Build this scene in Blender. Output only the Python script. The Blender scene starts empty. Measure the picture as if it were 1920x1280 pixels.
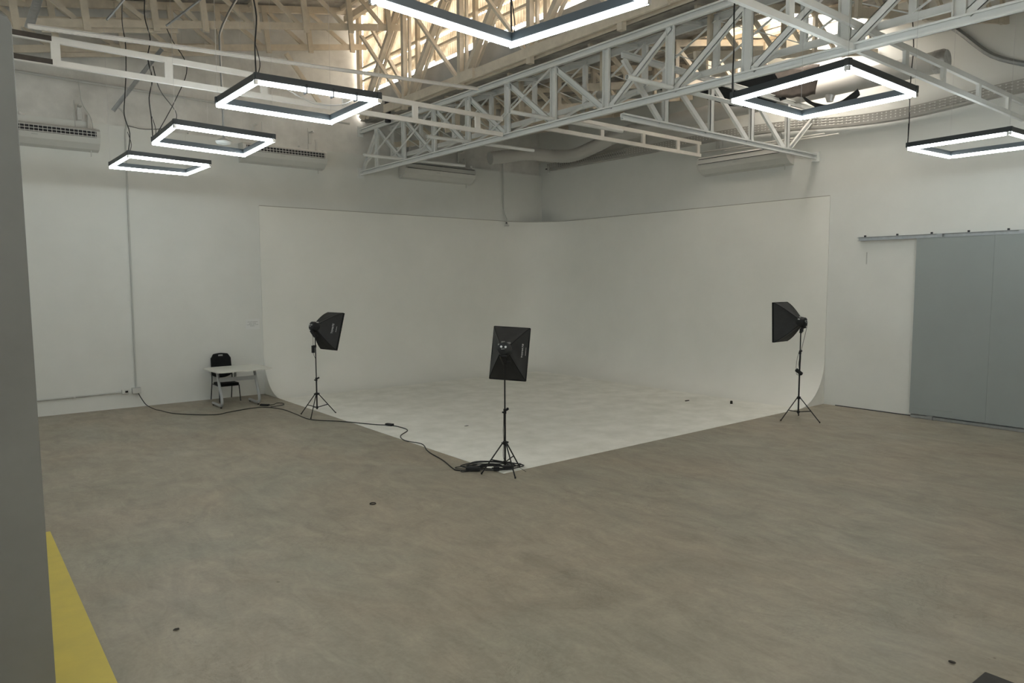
import bpy, math, random
from mathutils import Vector, Matrix
random.seed(7)
SC = bpy.context.scene
COL = SC.collection

# ------------------------------------------------------------------ camera, sky, exposure
cam_d = bpy.data.cameras.new('camera'); cam = bpy.data.objects.new('camera', cam_d); COL.objects.link(cam)
F = Vector((0.62636405, 0.77492402, -0.08462179)); R = Vector((0.77754679, -0.62881767, -0.00305552)); U = Vector((0.05557947, 0.06388353, 0.99640846))
mw = Matrix(((R.x, U.x, -F.x, -14.716), (R.y, U.y, -F.y, -16.733), (R.z, U.z, -F.z, 2.65), (0, 0, 0, 1)))
cam.matrix_world = mw
cam_d.sensor_width = 36; cam_d.lens = 36 * 1340.9 / 1920; cam_d.clip_start = .05; cam_d.clip_end = 200
SC.camera = cam
world = bpy.data.worlds.new('sky'); SC.world = world; world.use_nodes = True
bg = world.node_tree.nodes['Background']; bg.inputs[0].default_value = (1.0, .92, .82, 1); bg.inputs[1].default_value = 15.0
SC.view_settings.view_transform = 'Standard'; SC.view_settings.look = 'None'
SC.view_settings.gamma = 1; SC.view_settings.use_curve_mapping = False
SC.view_settings.exposure = .12
LAMP = 29.0          # strength of the tube diffusers

# ------------------------------------------------------------------ materials
MATS = {}
def mat(name, col, rough=.6, metal=0, noise=0, scale=3, bump=0, col2=None, stretch=(1, 1, 1), spec=.5, emit=None, estr=0):
    m = bpy.data.materials.new(name); m.use_nodes = True
    nt = m.node_tree; b = nt.nodes['Principled BSDF']
    b.inputs['Roughness'].default_value = rough; b.inputs['Metallic'].default_value = metal
    b.inputs['Specular IOR Level'].default_value = spec
    b.inputs['Base Color'].default_value = (*col, 1)
    if noise or col2:
        tc = nt.nodes.new('ShaderNodeTexCoord'); mp = nt.nodes.new('ShaderNodeMapping'); mp.inputs['Scale'].default_value = stretch
        nz = nt.nodes.new('ShaderNodeTexNoise'); nz.inputs['Scale'].default_value = scale; nz.inputs['Detail'].default_value = 6; nz.inputs['Roughness'].default_value = .62
        cr = nt.nodes.new('ShaderNodeValToRGB')
        c2 = col2 or tuple(c * (1 - noise) for c in col)
        cr.color_ramp.elements[0].position = .33; cr.color_ramp.elements[0].color = (*c2, 1)
        cr.color_ramp.elements[1].position = .66; cr.color_ramp.elements[1].color = (*col, 1)
        nt.links.new(tc.outputs['Object'], mp.inputs[0]); nt.links.new(mp.outputs[0], nz.inputs[0]); nt.links.new(nz.outputs[0], cr.inputs[0]); nt.links.new(cr.outputs[0], b.inputs['Base Color'])
        if bump:
            bp = nt.nodes.new('ShaderNodeBump'); bp.inputs['Strength'].default_value = bump; bp.inputs['Distance'].default_value = .01
            nt.links.new(nz.outputs[0], bp.inputs['Height']); nt.links.new(bp.outputs[0], b.inputs['Normal'])
    if emit:
        b.inputs['Emission Color'].default_value = (*emit, 1); b.inputs['Emission Strength'].default_value = estr
    MATS[name] = m
    return m

mat('wall_paint', (.72, .73, .70), .75, col2=(.68, .69, .66), scale=1.1, bump=.05)
mat('cove_paint', (.80, .80, .755), .7, col2=(.765, .765, .72), scale=.9, bump=.02)
mat('spandrel_grey', (.42, .42, .41), .9, col2=(.34, .34, .33), scale=2)
mat('masonry', (.76, .755, .725), .9, col2=(.58, .575, .55), scale=1.6, bump=.3)
mat('white_floor', (.87, .86, .80), .55, col2=(.72, .715, .65), scale=2.2, bump=.03)
mat('steel_white', (.76, .775, .76), .45, noise=.06, scale=4)
mat('rail_white', (.80, .78, .74), .5, noise=.06, scale=4)
mat('wood_white', (.68, .61, .50), .75, col2=(.57, .51, .42), scale=5, bump=.15)
mat('roof_sheet', (.46, .44, .40), .9, col2=(.22, .21, .19), scale=2, bump=.2)
mat('galvanised', (.42, .44, .45), .38, .8, noise=.2, scale=9)
mat('black_housing', (.028, .036, .042), .42)
mat('black_metal', (.014, .014, .015), .45, spec=.3)
mat('black_plastic', (.014, .015, .016), .5, spec=.3)
mat('black_cloth', (.011, .012, .0125), .75, spec=.22, noise=.3, scale=14, bump=.2)
mat('softbox_cloth', (.024, .025, .026), .6, spec=.4, noise=.25, scale=10, bump=.2)
mat('case_black', (.045, .043, .040), .75, noise=.2, scale=14, bump=.2)  # slightly lighter black, used on the flat case
mat('dark_sheet', (.02, .023, .026), .8, noise=.3, scale=8)
mat('brown_sheet', (.09, .075, .065), .8, noise=.3, scale=8)
mat('silver', (.6, .6, .6), .3, .9)
mat('foil', (.62, .62, .62), .35, .75, noise=.3, scale=12, bump=.4)
mat('unit_white', (.60, .60, .57), .4, noise=.04, scale=4)
mat('dark_slot', (.02, .02, .025), .6)
mat('clear_white', (.75, .78, .78), .3)
mat('label_white', (.75, .75, .75), .6)
mat('paper', (.72, .73, .72), .8)
mat('ink', (.22, .22, .22), .8)
mat('door_grey', (.30, .335, .33), .5, col2=(.28, .31, .305), scale=.7)
mat('panel_grey', (.225, .23, .225), .5, col2=(.18, .183, .178), scale=.8)
mat('yellow', (.62, .50, .09), .55, col2=(.54, .44, .09), scale=3)
mat('table_white', (.68, .68, .62), .35)
mat('table_grey', (.36, .37, .37), .4, noise=.05)
mat('conduit_grey', (.50, .51, .49), .5)
mat('ledge_shade', (.30, .29, .25), .8)  # shade colour painted on the strip at the backdrop's top edge
mat('tray_grey', (.42, .41, .38), .5, noise=.1)
mat('duct_white', (.46, .455, .43), .55)
mat('leaf', (.03, .025, .02), .8)
mat('tube_light', (.9, .9, .9), .4, emit=(.92, 1.0, 1.0), estr=LAMP)

def floor_mat():
    m = bpy.data.materials.new('concrete'); m.use_nodes = True; nt = m.node_tree; b = nt.nodes['Principled BSDF']
    N = nt.nodes.new; L = nt.links.new
    tc = N('ShaderNodeTexCoord')
    def noise(scale, stretch, rot=0, detail=7, rough=.6, dist=0):
        mp = N('ShaderNodeMapping'); mp.inputs['Scale'].default_value = stretch; mp.inputs['Rotation'].default_value = (0, 0, rot)
        n = N('ShaderNodeTexNoise'); n.inputs['Scale'].default_value = scale; n.inputs['Detail'].default_value = detail; n.inputs['Roughness'].default_value = rough; n.inputs['Distortion'].default_value = dist
        L(tc.outputs['Object'], mp.inputs[0]); L(mp.outputs[0], n.inputs[0]); return n
    def ramp(src, p0, c0, p1, c1):
        r = N('ShaderNodeValToRGB'); r.color_ramp.elements[0].position = p0; r.color_ramp.elements[0].color = (*c0, 1)
        r.color_ramp.elements[1].position = p1; r.color_ramp.elements[1].color = (*c1, 1); L(src.outputs[0], r.inputs[0]); return r
    def mix(a, bb, fac, mode='MIX'):
        x = N('ShaderNodeMix'); x.data_type = 'RGBA'; x.blend_type = mode
        if isinstance(fac, float): x.inputs[0].default_value = fac
        else: L(fac, x.inputs[0])
        L(a, x.inputs[6]); L(bb, x.inputs[7]); return x.outputs[2]
    hue = ramp(noise(.45, (1, 1, 1), dist=.6), .36, (.346, .298, .232), .64, (.325, .302, .242))
    blot = ramp(noise(1.5, (1, .7, 1), .9, dist=1.6, detail=10, rough=.68), .30, (.80, .80, .80), .64, (1.07, 1.07, 1.06))
    streak = ramp(noise(5.5, (1, .35, 1), 1.0, detail=12, rough=.74, dist=.9), .34, (.84, .85, .85), .64, (1.06, 1.06, 1.06))
    fine = ramp(noise(28, (1, 1, 1)), .35, (.94, .94, .94), .65, (1.03, 1.03, 1.03))
    c = mix(hue.outputs[0], blot.outputs[0], 1.0, 'MULTIPLY'); c = mix(c, streak.outputs[0], 1.0, 'MULTIPLY'); c = mix(c, fine.outputs[0], 1.0, 'MULTIPLY')
    # thin dark scratches and rubbed marks
    sc = ramp(noise(1.7, (1, 1, 1), .3, detail=10, rough=.72, dist=2.2), .488, (1, 1, 1), .5, (.74, .74, .73))
    sc.color_ramp.elements.new(.512).color = (1, 1, 1, 1)
    msk = ramp(noise(.8, (1, 1, 1)), .5, (0, 0, 0), .6, (1, 1, 1))
    c = mix(c, mix(c, sc.outputs[0], 1.0, 'MULTIPLY'), msk.outputs[0])
    sp = ramp(noise(7, (1, 1, 1), detail=2), .20, (.55, .55, .52), .25, (1, 1, 1)); c = mix(c, sp.outputs[0], 1.0, 'MULTIPLY')
    L(c, b.inputs['Base Color'])
    rr = ramp(noise(1.2, (1, .6, 1)), .3, (.38,) * 3, .7, (.58,) * 3); L(rr.outputs[0], b.inputs['Roughness'])
    b.inputs['Specular IOR Level'].default_value = .35
    bp = N('ShaderNodeBump'); bp.inputs['Strength'].default_value = .08; bp.inputs['Distance'].default_value = .01
    L(noise(9, (1, 1, 1)).outputs[0], bp.inputs['Height']); L(bp.outputs[0], b.inputs['Normal'])
    MATS['concrete'] = m
floor_mat()

def translucent_mat():
    m = bpy.data.materials.new('fibreglass'); m.use_nodes = True; nt = m.node_tree; nt.nodes.clear(); N = nt.nodes.new; L = nt.links.new
    out = N('ShaderNodeOutputMaterial'); t = N('ShaderNodeBsdfTranslucent'); d = N('ShaderNodeBsdfDiffuse'); mx = N('ShaderNodeMixShader'); mx.inputs[0].default_value = .3
    tc = N('ShaderNodeTexCoord'); n = N('ShaderNodeTexNoise'); n.inputs['Scale'].default_value = 2.5; n.inputs['Detail'].default_value = 4
    r = N('ShaderNodeValToRGB'); r.color_ramp.elements[0].position = .3; r.color_ramp.elements[0].color = (.12, .095, .062, 1); r.color_ramp.elements[1].position = .7; r.color_ramp.elements[1].color = (.32, .27, .20, 1)
    L(tc.outputs['Object'], n.inputs[0]); L(n.outputs[0], r.inputs[0]); L(r.outputs[0], t.inputs[0]); L(r.outputs[0], d.inputs[0])
    L(t.outputs[0], mx.inputs[1]); L(d.outputs[0], mx.inputs[2]); L(mx.outputs[0], out.inputs[0]); MATS['fibreglass'] = m
translucent_mat()
def frosted_mat():
    m = bpy.data.materials.new('frosted'); m.use_nodes = True; nt = m.node_tree; nt.nodes.clear()
    out = nt.nodes.new('ShaderNodeOutputMaterial'); t = nt.nodes.new('ShaderNodeBsdfTranslucent'); t.inputs[0].default_value = (.34, .365, .38, 1); nt.links.new(t.outputs[0], out.inputs[0]); MATS['frosted'] = m
frosted_mat()

# ------------------------------------------------------------------ mesh builder
def V(*a): return Vector(a[0]) if len(a) == 1 else Vector(a)
class MB:
    def __init__(s): s.v = []; s.f = []; s.mi = []; s.cur = 0
    def add(s, vs, fs):
        n = len(s.v); s.v += [tuple(x) for x in vs]; s.f += [tuple(i + n for i in f) for f in fs]; s.mi += [s.cur] * len(fs); return s
    def box(s, c, d, rz=0, M=None):
        x, y, z = (a / 2 for a in d); m = M or Matrix.Rotation(rz, 3, 'Z'); c = V(c)
        vs = [c + m @ V((i * x, j * y, k * z)) for i in (-1, 1) for j in (-1, 1) for k in (-1, 1)]
        return s.add(vs, [(0, 1, 3, 2), (4, 6, 7, 5), (0, 4, 5, 1), (2, 3, 7, 6), (0, 2, 6, 4), (1, 5, 7, 3)])
    def beam(s, a, b, w, h, up=(0, 0, 1)):
        a, b = V(a), V(b); d = (b - a); l = d.length; d.normalize(); u = V(up); sd = d.cross(u)
        if sd.length < 1e-4: sd = d.cross(V((1, 0, 0)))
        sd.normalize(); u = sd.cross(d)
        return s.box((a + b) / 2, (l, w, h), M=Matrix((d, sd, u)).transposed())
    def channel(s, a, b, w, h, t, side=1, up=(0, 0, 1)):
        # C section: web h tall, flanges w wide, opening towards +side
        a, b = V(a), V(b); d = (b - a).normalized(); u = V(up); sd = d.cross(u)
        if sd.length < 1e-4: sd = d.cross(V((1, 0, 0)))
        sd.normalize(); u = sd.cross(d); sd = sd * side
        s.beam(a - sd * (w / 2 - t / 2), b - sd * (w / 2 - t / 2), t, h, up)
        s.beam(a + u * (h / 2 - t / 2), b + u * (h / 2 - t / 2), w, t, up)
        return s.beam(a - u * (h / 2 - t / 2), b - u * (h / 2 - t / 2), w, t, up)
    def tube(s, pts, r, n=8, cap=True):
        pts = [V(p) for p in pts]; rs = r if isinstance(r, (list, tuple)) else [r] * len(pts); vs = []; fs = []
        prev = None
        for i, p in enumerate(pts):
            d = (pts[min(i + 1, len(pts) - 1)] - pts[max(i - 1, 0)]).normalized()
            if prev is None:
                u = d.cross(V((0, 0, 1)))
                if u.length < 1e-3: u = d.cross(V((1, 0, 0)))
            else: u = prev - d * prev.dot(d)
            u.normalize(); prev = u; w = d.cross(u)
            vs += [p + (u * math.cos(2 * math.pi * k / n) + w * math.sin(2 * math.pi * k / n)) * rs[i] for k in range(n)]
        for i in range(len(pts) - 1):
            fs += [(i * n + k, i * n + (k + 1) % n, (i + 1) * n + (k + 1) % n, (i + 1) * n + k) for k in range(n)]
        if cap: fs += [tuple(range(n))[::-1], tuple((len(pts) - 1) * n + k for k in range(n))]
        return s.add(vs, fs)
    def pipe(s, a, b, r, t=.006, n=14):
        # hollow round pipe
        a, b = V(a), V(b); s.tube([a, b], r, n, False)
        d = (b - a).normalized(); s.tube([a, b], r - t, n, False)
        for p in (a, b):
            s.tube([p - d * 0.0005, p + d * 0.0005], [r, r - t], n, False)
        return s
    def extrude(s, poly, a, b):
        # poly: 3-D points; a,b offset vectors
        n = len(poly); vs = [V(p) + V(a) for p in poly] + [V(p) + V(b) for p in poly]
        return s.add(vs, [tuple(range(n))[::-1], tuple(range(n, 2 * n))] + [(i, (i + 1) % n, n + (i + 1) % n, n + i) for i in range(n)])
    def grid(s, fn, nu, nv):
        vs = [fn(i / nu, j / nv) for i in range(nu + 1) for j in range(nv + 1)]
        return s.add(vs, [(i * (nv + 1) + j, (i + 1) * (nv + 1) + j, (i + 1) * (nv + 1) + j + 1, i * (nv + 1) + j + 1) for i in range(nu) for j in range(nv)])
    def build(s, name, m, parent=None, smooth=False, sub=True, label=None, bevel=0):
        me = bpy.data.meshes.new(name)
        off = V((0, 0, 0))
        if parent is not None and parent.get('_w'): off = root_loc(parent)
        me.from_pydata([tuple(V(v) - off) for v in s.v], [], s.f)
        ms = m if isinstance(m, (list, tuple)) else [m]
        for x in ms: me.materials.append(MATS[x])
        for p, i in zip(me.polygons, s.mi): p.material_index = i
        if smooth:
            me.shade_smooth()
            try: me.set_sharp_from_angle(angle=math.radians(40))
            except Exception: pass
        me.update()
        o = bpy.data.objects.new(name, me); COL.objects.link(o)
        if parent is not None: o.parent = parent; 
        if parent is not None and parent.get('_w'): o['_w'] = 1
        if bevel:
            bv = o.modifiers.new('bevel', 'BEVEL'); bv.width = bevel; bv.segments = 2; bv.limit_method = 'ANGLE'
        if label: o['label'] = label
        return o
def root_loc(o):
    while o.parent: o = o.parent
    return V(o['_o'])
def thing(name, label, cat, loc=(0, 0, 0), rz=0, group=None, world_coords=False):
    e = bpy.data.objects.new(name, None); e.empty_display_size = .1; COL.objects.link(e)
    e.location = loc; e.rotation_euler = (0, 0, rz); e['label'] = label; e['category'] = cat
    if group: e['group'] = group
    if world_coords: e['_w'] = 1; e['_o'] = list(loc)
    return e
def tag(o, label, cat, group=None):
    o['label'] = label; o['category'] = cat
    if group: o['group'] = group
    return o
def struct(o, label=None):
    o['kind'] = 'structure'
    if label: o['label'] = label
    return o
def smoothpath(pts, k=6):
    pts = [V(p) for p in pts]; P = [pts[0]] + pts + [pts[-1]]; out = []
    for i in range(1, len(P) - 2):
        a, b, c, d = P[i - 1:i + 3]
        for j in range(k):
            t = j / k; out.append(.5 * ((2 * b) + (c - a) * t + (2 * a - 5 * b + 4 * c - d) * t * t + (3 * b - a - 3 * c + d) * t ** 3))
    return out + [pts[-1]]

# ================================================================== THE SETTING
def z1(x): return 9.35 + .2 * (x + 6.1)        # roof of the left bay
def z2(x): return 6.75 + .2 * (x + 6.0)        # roof of the right bay
XW, YB = -20.0, -25.0
# ---- floor, with the white painted studio floor and curved cove
m = MB(); m.box(((XW) / 2, YB / 2, -.1), (-XW + 1.0, -YB + 1.0, .2)); fl = struct(m.build('floor', 'concrete'), 'polished grey brown concrete floor with scuffs and blotches')
# ---- wall left (y = 0): smooth lining up to 5.84, rough masonry above
m = MB(); m.box((XW / 2, .15, 2.92), (-XW + .6, .3, 5.84)); wl = struct(m.build('wall_left', 'wall_paint'), 'white painted left wall with a ledge near the top')
m = MB()
m.extrude([(XW, .12, 5.8), (-6.05, .12, 5.8), (-6.05, .12, z1(-6.05)), (XW, .12, z1(XW))], (0, 0, 0), (0, .18, 0))
m.extrude([(-6.05, .12, 5.8), (.3, .12, 5.8), (.3, .12, z2(.3)), (-6.05, .12, z2(-6.05))], (0, 0, 0), (0, .18, 0))
m.build('upper_masonry', 'masonry', wl, label='rough grey masonry above the ledge')
m = MB()
for i, (x, z) in enumerate([(-12.2, 5.90), (-10.1, 5.87), (-7.6, 5.88), (-5.0, 5.88), (-2.6, 5.87), (-13.2, 5.89), (-11.3, 5.86)]):
    m.box((x, .05 + .01 * (i % 2), 5.86), (.16 + .05 * (i % 3), .06, .04), rz=.2 * i)
rub = m.build('plaster_rubble', 'masonry', wl); rub['kind'] = 'stuff'
# ---- wall right (x = 0)
m = MB(); m.extrude([(0, .3, 0), (0, YB, 0), (0, YB, z2(0)), (0, .3, z2(0))], (0, 0, 0), (.3, 0, 0))
wr = struct(m.build('wall_right', 'wall_paint'), 'white painted right wall with sliding door')
m = MB(); m.box((-.006, -9.935, 3.08), (.012, .016, .24)); m.build('wall_mark', 'conduit_grey', wr)
m = MB(); m.beam((-.008, -9.4, .008), (-.008, -10.95, .008), .015, .016); m.build('floor_gap', 'dark_slot', wr)
# far walls behind the camera, close the hall
m = MB(); m.extrude([(XW, YB, 0), (.3, YB, 0), (.3, YB, 8), (-6, YB, 9.4), (XW, YB, 6.8)], (0, 0, 0), (0, -.3, 0)); struct(m.build('wall_back', 'wall_paint'))
m = MB(); m.box((XW - .15, YB / 2, 2.3), (.3, -YB + .6, 4.6)); m.box((XW - .15, YB / 2, 6.6), (.3, -YB + .6, .3))
for k in range(6): m.box((XW - .15, -.3 - k * 4.86, 5.5), (.3, .5, 1.9))
struct(m.build('wall_west', 'wall_paint'))
wb = bpy.data.objects.new('window_fill', None); COL.objects.link(wb); wb['kind'] = 'structure'; wb['label'] = 'added unseen band of frosted panes in the far side wall, for fill daylight'  # window band added out of view to brighten the steel and upper walls
for k in range(5):
    for q in range(4):
        m = MB(); m.box((XW - .1, -.55 - k * 4.86 - .545 - q * 1.09, 5.525), (.012, 1.06, 1.83)); m.build('fill_pane', 'frosted', wb)

# ---- cyclorama: cove swept along the two walls
R0, RC, TOPZ = .95, 1.35, 4.40
def path(s):
    # returns point, inward normal; s from 0..1 : left wall, arc, right wall
    x0, y0 = -8.73, -9.14; off = .02
    la = (-off - RC) - x0; arc = RC * math.pi / 2; lb = (-off - RC) - y0; tot = la + arc + lb; d = s * tot
    if d < la: return V((x0 + d, -off, 0)), V((0, -1, 0))
    d -= la
    if d < arc:
        a = d / RC; c = V((-off - RC, -off - RC, 0)); n = V((math.sin(a), math.cos(a), 0)); return c + n * RC, -n
    d -= arc; return V((-off, -off - RC - d, 0)), V((-1, 0, 0))
prof = [(0, TOPZ)] + [(0, TOPZ - (TOPZ - R0) * k / 4) for k in range(1, 4)] + [(R0 * (1 - math.cos(a)), R0 * (1 - math.sin(a)) + .005) for a in [math.pi / 2 * 0 + math.pi / 2 * k / 14 for k in range(15)]]
ss = [0, .1, .2, .3, .4] + [.4 + .2 * k / 24 for k in range(1, 24)] + [.6, .7, .8, .9, 1]
cy = thing('cyclorama', 'white seamless studio backdrop curving from both walls into a white painted floor', 'backdrop', (0, 0, 0), world_coords=True)
m = MB(); vs = []; fs = []
for s in ss:
    p, n = path(s)
    for (o, z) in prof: vs.append(p + n * o + V((0, 0, z)))
np_ = len(prof)
for i in range(len(ss) - 1):
    for j in range(np_ - 1): fs.append((i * np_ + j, i * np_ + j + 1, (i + 1) * np_ + j + 1, (i + 1) * np_ + j))
m.add(vs, fs)
o = m.build('cove_wall', 'cove_paint', cy, smooth=True)
m = MB(); vs = []; fs = []    # top ledge
for s in ss:
    p, n = path(s); back = -n
    vs += [p + V((0, 0, TOPZ)), V((min(p.x + back.x * .06 if n.y > -.999 else p.x, 0), 0, 0)) + V((0, min(p.y + back.y * .06, 0), TOPZ))]
for i in range(len(ss) - 1): fs.append((2 * i, 2 * i + 1, 2 * i + 3, 2 * i + 2))
m.add(vs, fs); m.build('top_ledge', 'cove_paint', cy)
m = MB(); vs = []; fs = []    # thin dark strip, painted shade line along the ledge
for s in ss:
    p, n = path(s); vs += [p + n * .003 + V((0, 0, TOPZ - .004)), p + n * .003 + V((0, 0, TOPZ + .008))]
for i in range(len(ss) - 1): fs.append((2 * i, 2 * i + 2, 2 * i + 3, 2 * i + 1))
m.add(vs, fs); m.build('ledge_shade_line', 'ledge_shade', cy)
# end cheeks
m = MB()
pf = [(o_, z_) for (o_, z_) in prof]
def cheek(m, fn):
    for (o0, z0), (o1, z1c) in zip(pf[:-1], pf[1:]):
        m.add([fn(0, z0), fn(.02 + o0, z0), fn(.02 + o1, z1c), fn(0, z1c)], [(0, 1, 2, 3)])
cheek(m, lambda o_, z_: (-8.731, -o_, z_))
m.build('side_cheek', 'cove_paint', cy)
m = MB(); cheek(m, lambda o_, z_: (-o_, -9.141, z_))
m.build('side_cheek', 'cove_paint', cy)
m = MB(); m.extrude([(-8.73, -9.14, .001), (-.05, -9.14, .001), (-.05, -.05, .001), (-8.73, -.05, .001)], (0, 0, 0), (0, 0, .004))
m.build('white_floor', 'white_floor', cy)

# ---- roof: corrugated sheets, one object each
ce = bpy.data.objects.new('ceiling', None); COL.objects.link(ce); ce['kind'] = 'structure'; ce['label'] = 'corrugated saw-tooth roof of two sloping bays'
def corr_sheet(w, l, amp=.025, nw=8, per=6):
    m = MB(); n = nw * per
    m.grid(lambda u, v: ((v - .5) * l, (u - .5) * w, amp * math.cos(u * nw * 2 * math.pi)), n, 1)
    return m
sh = corr_sheet(1.08, 3.65); sh_me = None
def put_sheet(me_ob, loc, ry, par, name, mm=None):
    o = bpy.data.objects.new(name, me_ob.data); COL.objects.link(o); o.parent = par; o.location = loc; o.rotation_euler = (0, ry, 0); return o
proto1 = sh.build('roof_sheet', 'roof_sheet', ce, smooth=True)
sl = math.atan(.2); first = True
proto_t = corr_sheet(1.08, 3.1).build('translucent_sheet', 'fibreglass', ce, smooth=True)
protos2 = corr_sheet(1.08, 3.1).build('roof_sheet', 'roof_sheet', ce, smooth=True)
used_p1 = used_t = used_2 = False
nY = 24
for j in range(nY):
    y = .2 - 1.05 * j
    for k in range(4):
        xc = -6.1 - 1.78 - 3.55 * k; loc = (xc, y, z1(xc) + .02 + .012 * (k % 2) + .012 * (j % 2))
        if not used_p1: proto1.location = loc; proto1.rotation_euler = (0, -sl, 0); used_p1 = True
        else: put_sheet(proto1, loc, -sl, ce, 'roof_sheet')
    for k in range(2):
        xc = -5.95 + 1.52 + 3.04 * k; loc = (xc, y, z2(xc) + .02 + .012 * (k % 2) + .012 * (j % 2))
        if k == 1 and j in (9,): continue         # sheets missing: open to the sky
        if k == 1 and j in (8,):
            if not used_t: proto_t.location = loc; proto_t.rotation_euler = (0, -sl, 0); used_t = True
            else: put_sheet(proto_t, loc, -sl, ce, 'translucent_sheet')
            continue
        if not used_2: protos2.location = loc; protos2.rotation_euler = (0, -sl, 0); used_2 = True
        else: put_sheet(protos2, loc, -sl, ce, 'roof_sheet')

# ---- clerestory between the bays (vertical plane x = -6.05)
cl = bpy.data.objects.new('window_1', None); COL.objects.link(cl); cl['kind'] = 'structure'; cl['label'] = 'tall clerestory of cream translucent corrugated sheets between the two roof bays'
m = MB(); w_, h_ = 1.10, .74
m.grid(lambda u, v: (.022 * math.cos(u * 13 * 2 * math.pi), (u - .5) * w_, (v - .5) * h_), 13 * 6, 1)
cp = m.build('translucent_sheet', 'fibreglass', cl, smooth=True); fst = True
for r_, z0 in enumerate((7.36, 7.90, 8.60, 9.30)):
    hh = (.40, .66, .66, .5)[r_]
    for j in range(22):
        y = -.57 - 1.07 * j + random.uniform(-.03, .03)
        zc = z0 + (.30, .35, .35, .1)[r_] + random.uniform(-.025, .02)
        if r_ == 3: continue
        o = cp if fst else bpy.data.objects.new('translucent_sheet', cp.data)
        if not fst: COL.objects.link(o); o.parent = cl
        fst = False
        o.location = (-5.98 + .03 * (j % 2), y, zc + (.02 if r_ else -.02)); o.scale = (1, 1, (.64, .93, .95)[r_]); o.rotation_euler = (random.uniform(-.012, .012), 0, 0)
for z0 in (7.62, 7.93, 8.60, 9.28):
    m = MB(); m.beam((-6.06, .1, z0), (-6.06, YB, z0), .06, .05); m.build('purlin', 'wood_white', cl)
for y in (-.1, -2.85 + .0, -5.0, -7.1, -9.2, -11.3, -13.4, -15.5):
    m = MB(); m.beam((-6.13, y, 7.2), (-6.13, y, 9.3), .08, .16 if y > -1 else .1, up=(0, 1, 0)); m.build('mullion', 'wood_white', cl)
m = MB(); m.box((-6.03, YB / 2, 6.98), (.06, -YB, .56)); m.build('spandrel', 'spandrel_grey', cl, label='grey board below the translucent sheets')
m = MB()
for k in range(5): m.box((-5.93 + .05 * (k % 2), YB / 2, 6.70 - .02 * (k % 3)), (.05, -YB, .03 + .02 * (k % 2)), 0)
m.box((-5.88, YB / 2, 6.68), (.4, -YB, .03)); m.build('valley_gutter', 'roof_sheet', cl)

# ================================================================== ROOF TIMBER
def world_thing(name, label, cat, loc, group=None): return thing(name, label, cat, loc, 0, group, True)
# longitudinal wooden truss under the clerestory
XT = -6.47
t = world_thing('timber_truss', 'long beige painted timber truss under the glowing clerestory', 'truss', (XT, -2.05, 6.45))
def part(par, name, mt, fn, **k):
    m = MB(); fn(m); return m.build(name, mt, par, **k)
for dx in (-.07, .07):
    part(t, 'bottom_chord', 'wood_white', lambda m: m.beam((XT + dx, -2.05 - (.0 if dx < 0 else .25), 6.53), (XT + dx, YB + .3, 6.60), .05, .17))
part(t, 'top_chord', 'wood_white', lambda m: m.beam((XT, -.1, 9.02), (XT, YB + .3, 9.02), .12, .16))
py = [-.72, -2.9, -5.02, -7.1, -9.2, -11.3, -13.4, -15.5, -17.6, -19.7]
for i, y in enumerate(py[1:]):
    part(t, 'post', 'wood_white', lambda m: (m.beam((XT - .04, y, 6.36), (XT - .04, y, 9.0), .10, .10, up=(0, 1, 0)), m.beam((XT + .06, y - .07, 6.5), (XT + .06, y - .07, 9.0), .06, .05, up=(0, 1, 0))))
for i in range(len(py) - 1):
    a, b = py[i], py[i + 1]
    part(t, 'diagonal', 'wood_white', lambda m: (m.beam((XT + .02, a - .05, 6.55), (XT + .02, b, 9.0), .10, .11, up=(1, 0, 0)), m.beam((XT + .12, a - .13, 6.55), (XT + .12, b - .08, 9.0), .05, .06, up=(1, 0, 0))))
for i, y in enumerate(py[1:7]):    # sloping side braces down to the posts
    part(t, 'brace', 'wood_white', lambda m: m.beam((XT - .35, y + 1.35, 8.2), (XT - .05, y + .12, 6.62), .05, .09, up=(1, 0, 0)))
for y in (-5.3, -9.9):
    part(t, 'splice_block', 'wood_white', lambda m: m.box((XT - .12, y, 6.54), (.05, .5, .19)))
# sloping timber lattice rafters in the left bay
def lattice(y, xs, bot, top, lab, x0, x1, step=1.0, phase=0.0, cols='wood_white'):
    e = world_thing('timber_lattice', lab, 'truss', (x1, y, bot(x1)), 'sloping timber lattices under the left roof bay')
    part(e, 'bottom_chord', cols, lambda m: m.beam((x0, y, bot(x0)), (x1, y, bot(x1)), .05, .13))
    part(e, 'top_chord', cols, lambda m: m.beam((x0, y, top(x0)), (x1, y, top(x1)), .06, .15))
    for i, x in enumerate(xs):
        part(e, 'upright', cols, lambda m: m.beam((x + .07, y - .05, bot(x) - .12), (x - .03, y - .05, top(x) + .02), .05, .11, up=(1, 0, 0)))
        if i: 
            xa = xs[i - 1]
            part(e, 'diagonal', cols, lambda m: m.beam((xa + .08, y + .04, top(xa) - .02), (x - .05, y + .04, bot(x) + .03), .04, .085, up=(1, 0, 0)))
    return e
b_far = lambda x: 8.40 + .2 * (x + 6.1); t_far = lambda x: z1(x) - .11
b_n = lambda x: 8.20 + .2 * (x + 6.4); t_n = lambda x: z1(x) - .20
FX = [-13.6, -12.66, -11.52, -10.55, -9.6, -8.57, -7.57, -6.5]
NX = [-13.5, -12.51, -11.43, -10.59, -9.63, -8.64, -7.66, -6.75]
lattice(-.30, FX, b_far, t_far, 'beige timber lattice rafter running just in front of the left wall top', -19.8, -6.05)
lattice(-2.55, NX, b_n, t_n, 'beige timber lattice rafter nearer the room, second from the left wall', -19.8, -6.37)
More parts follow.
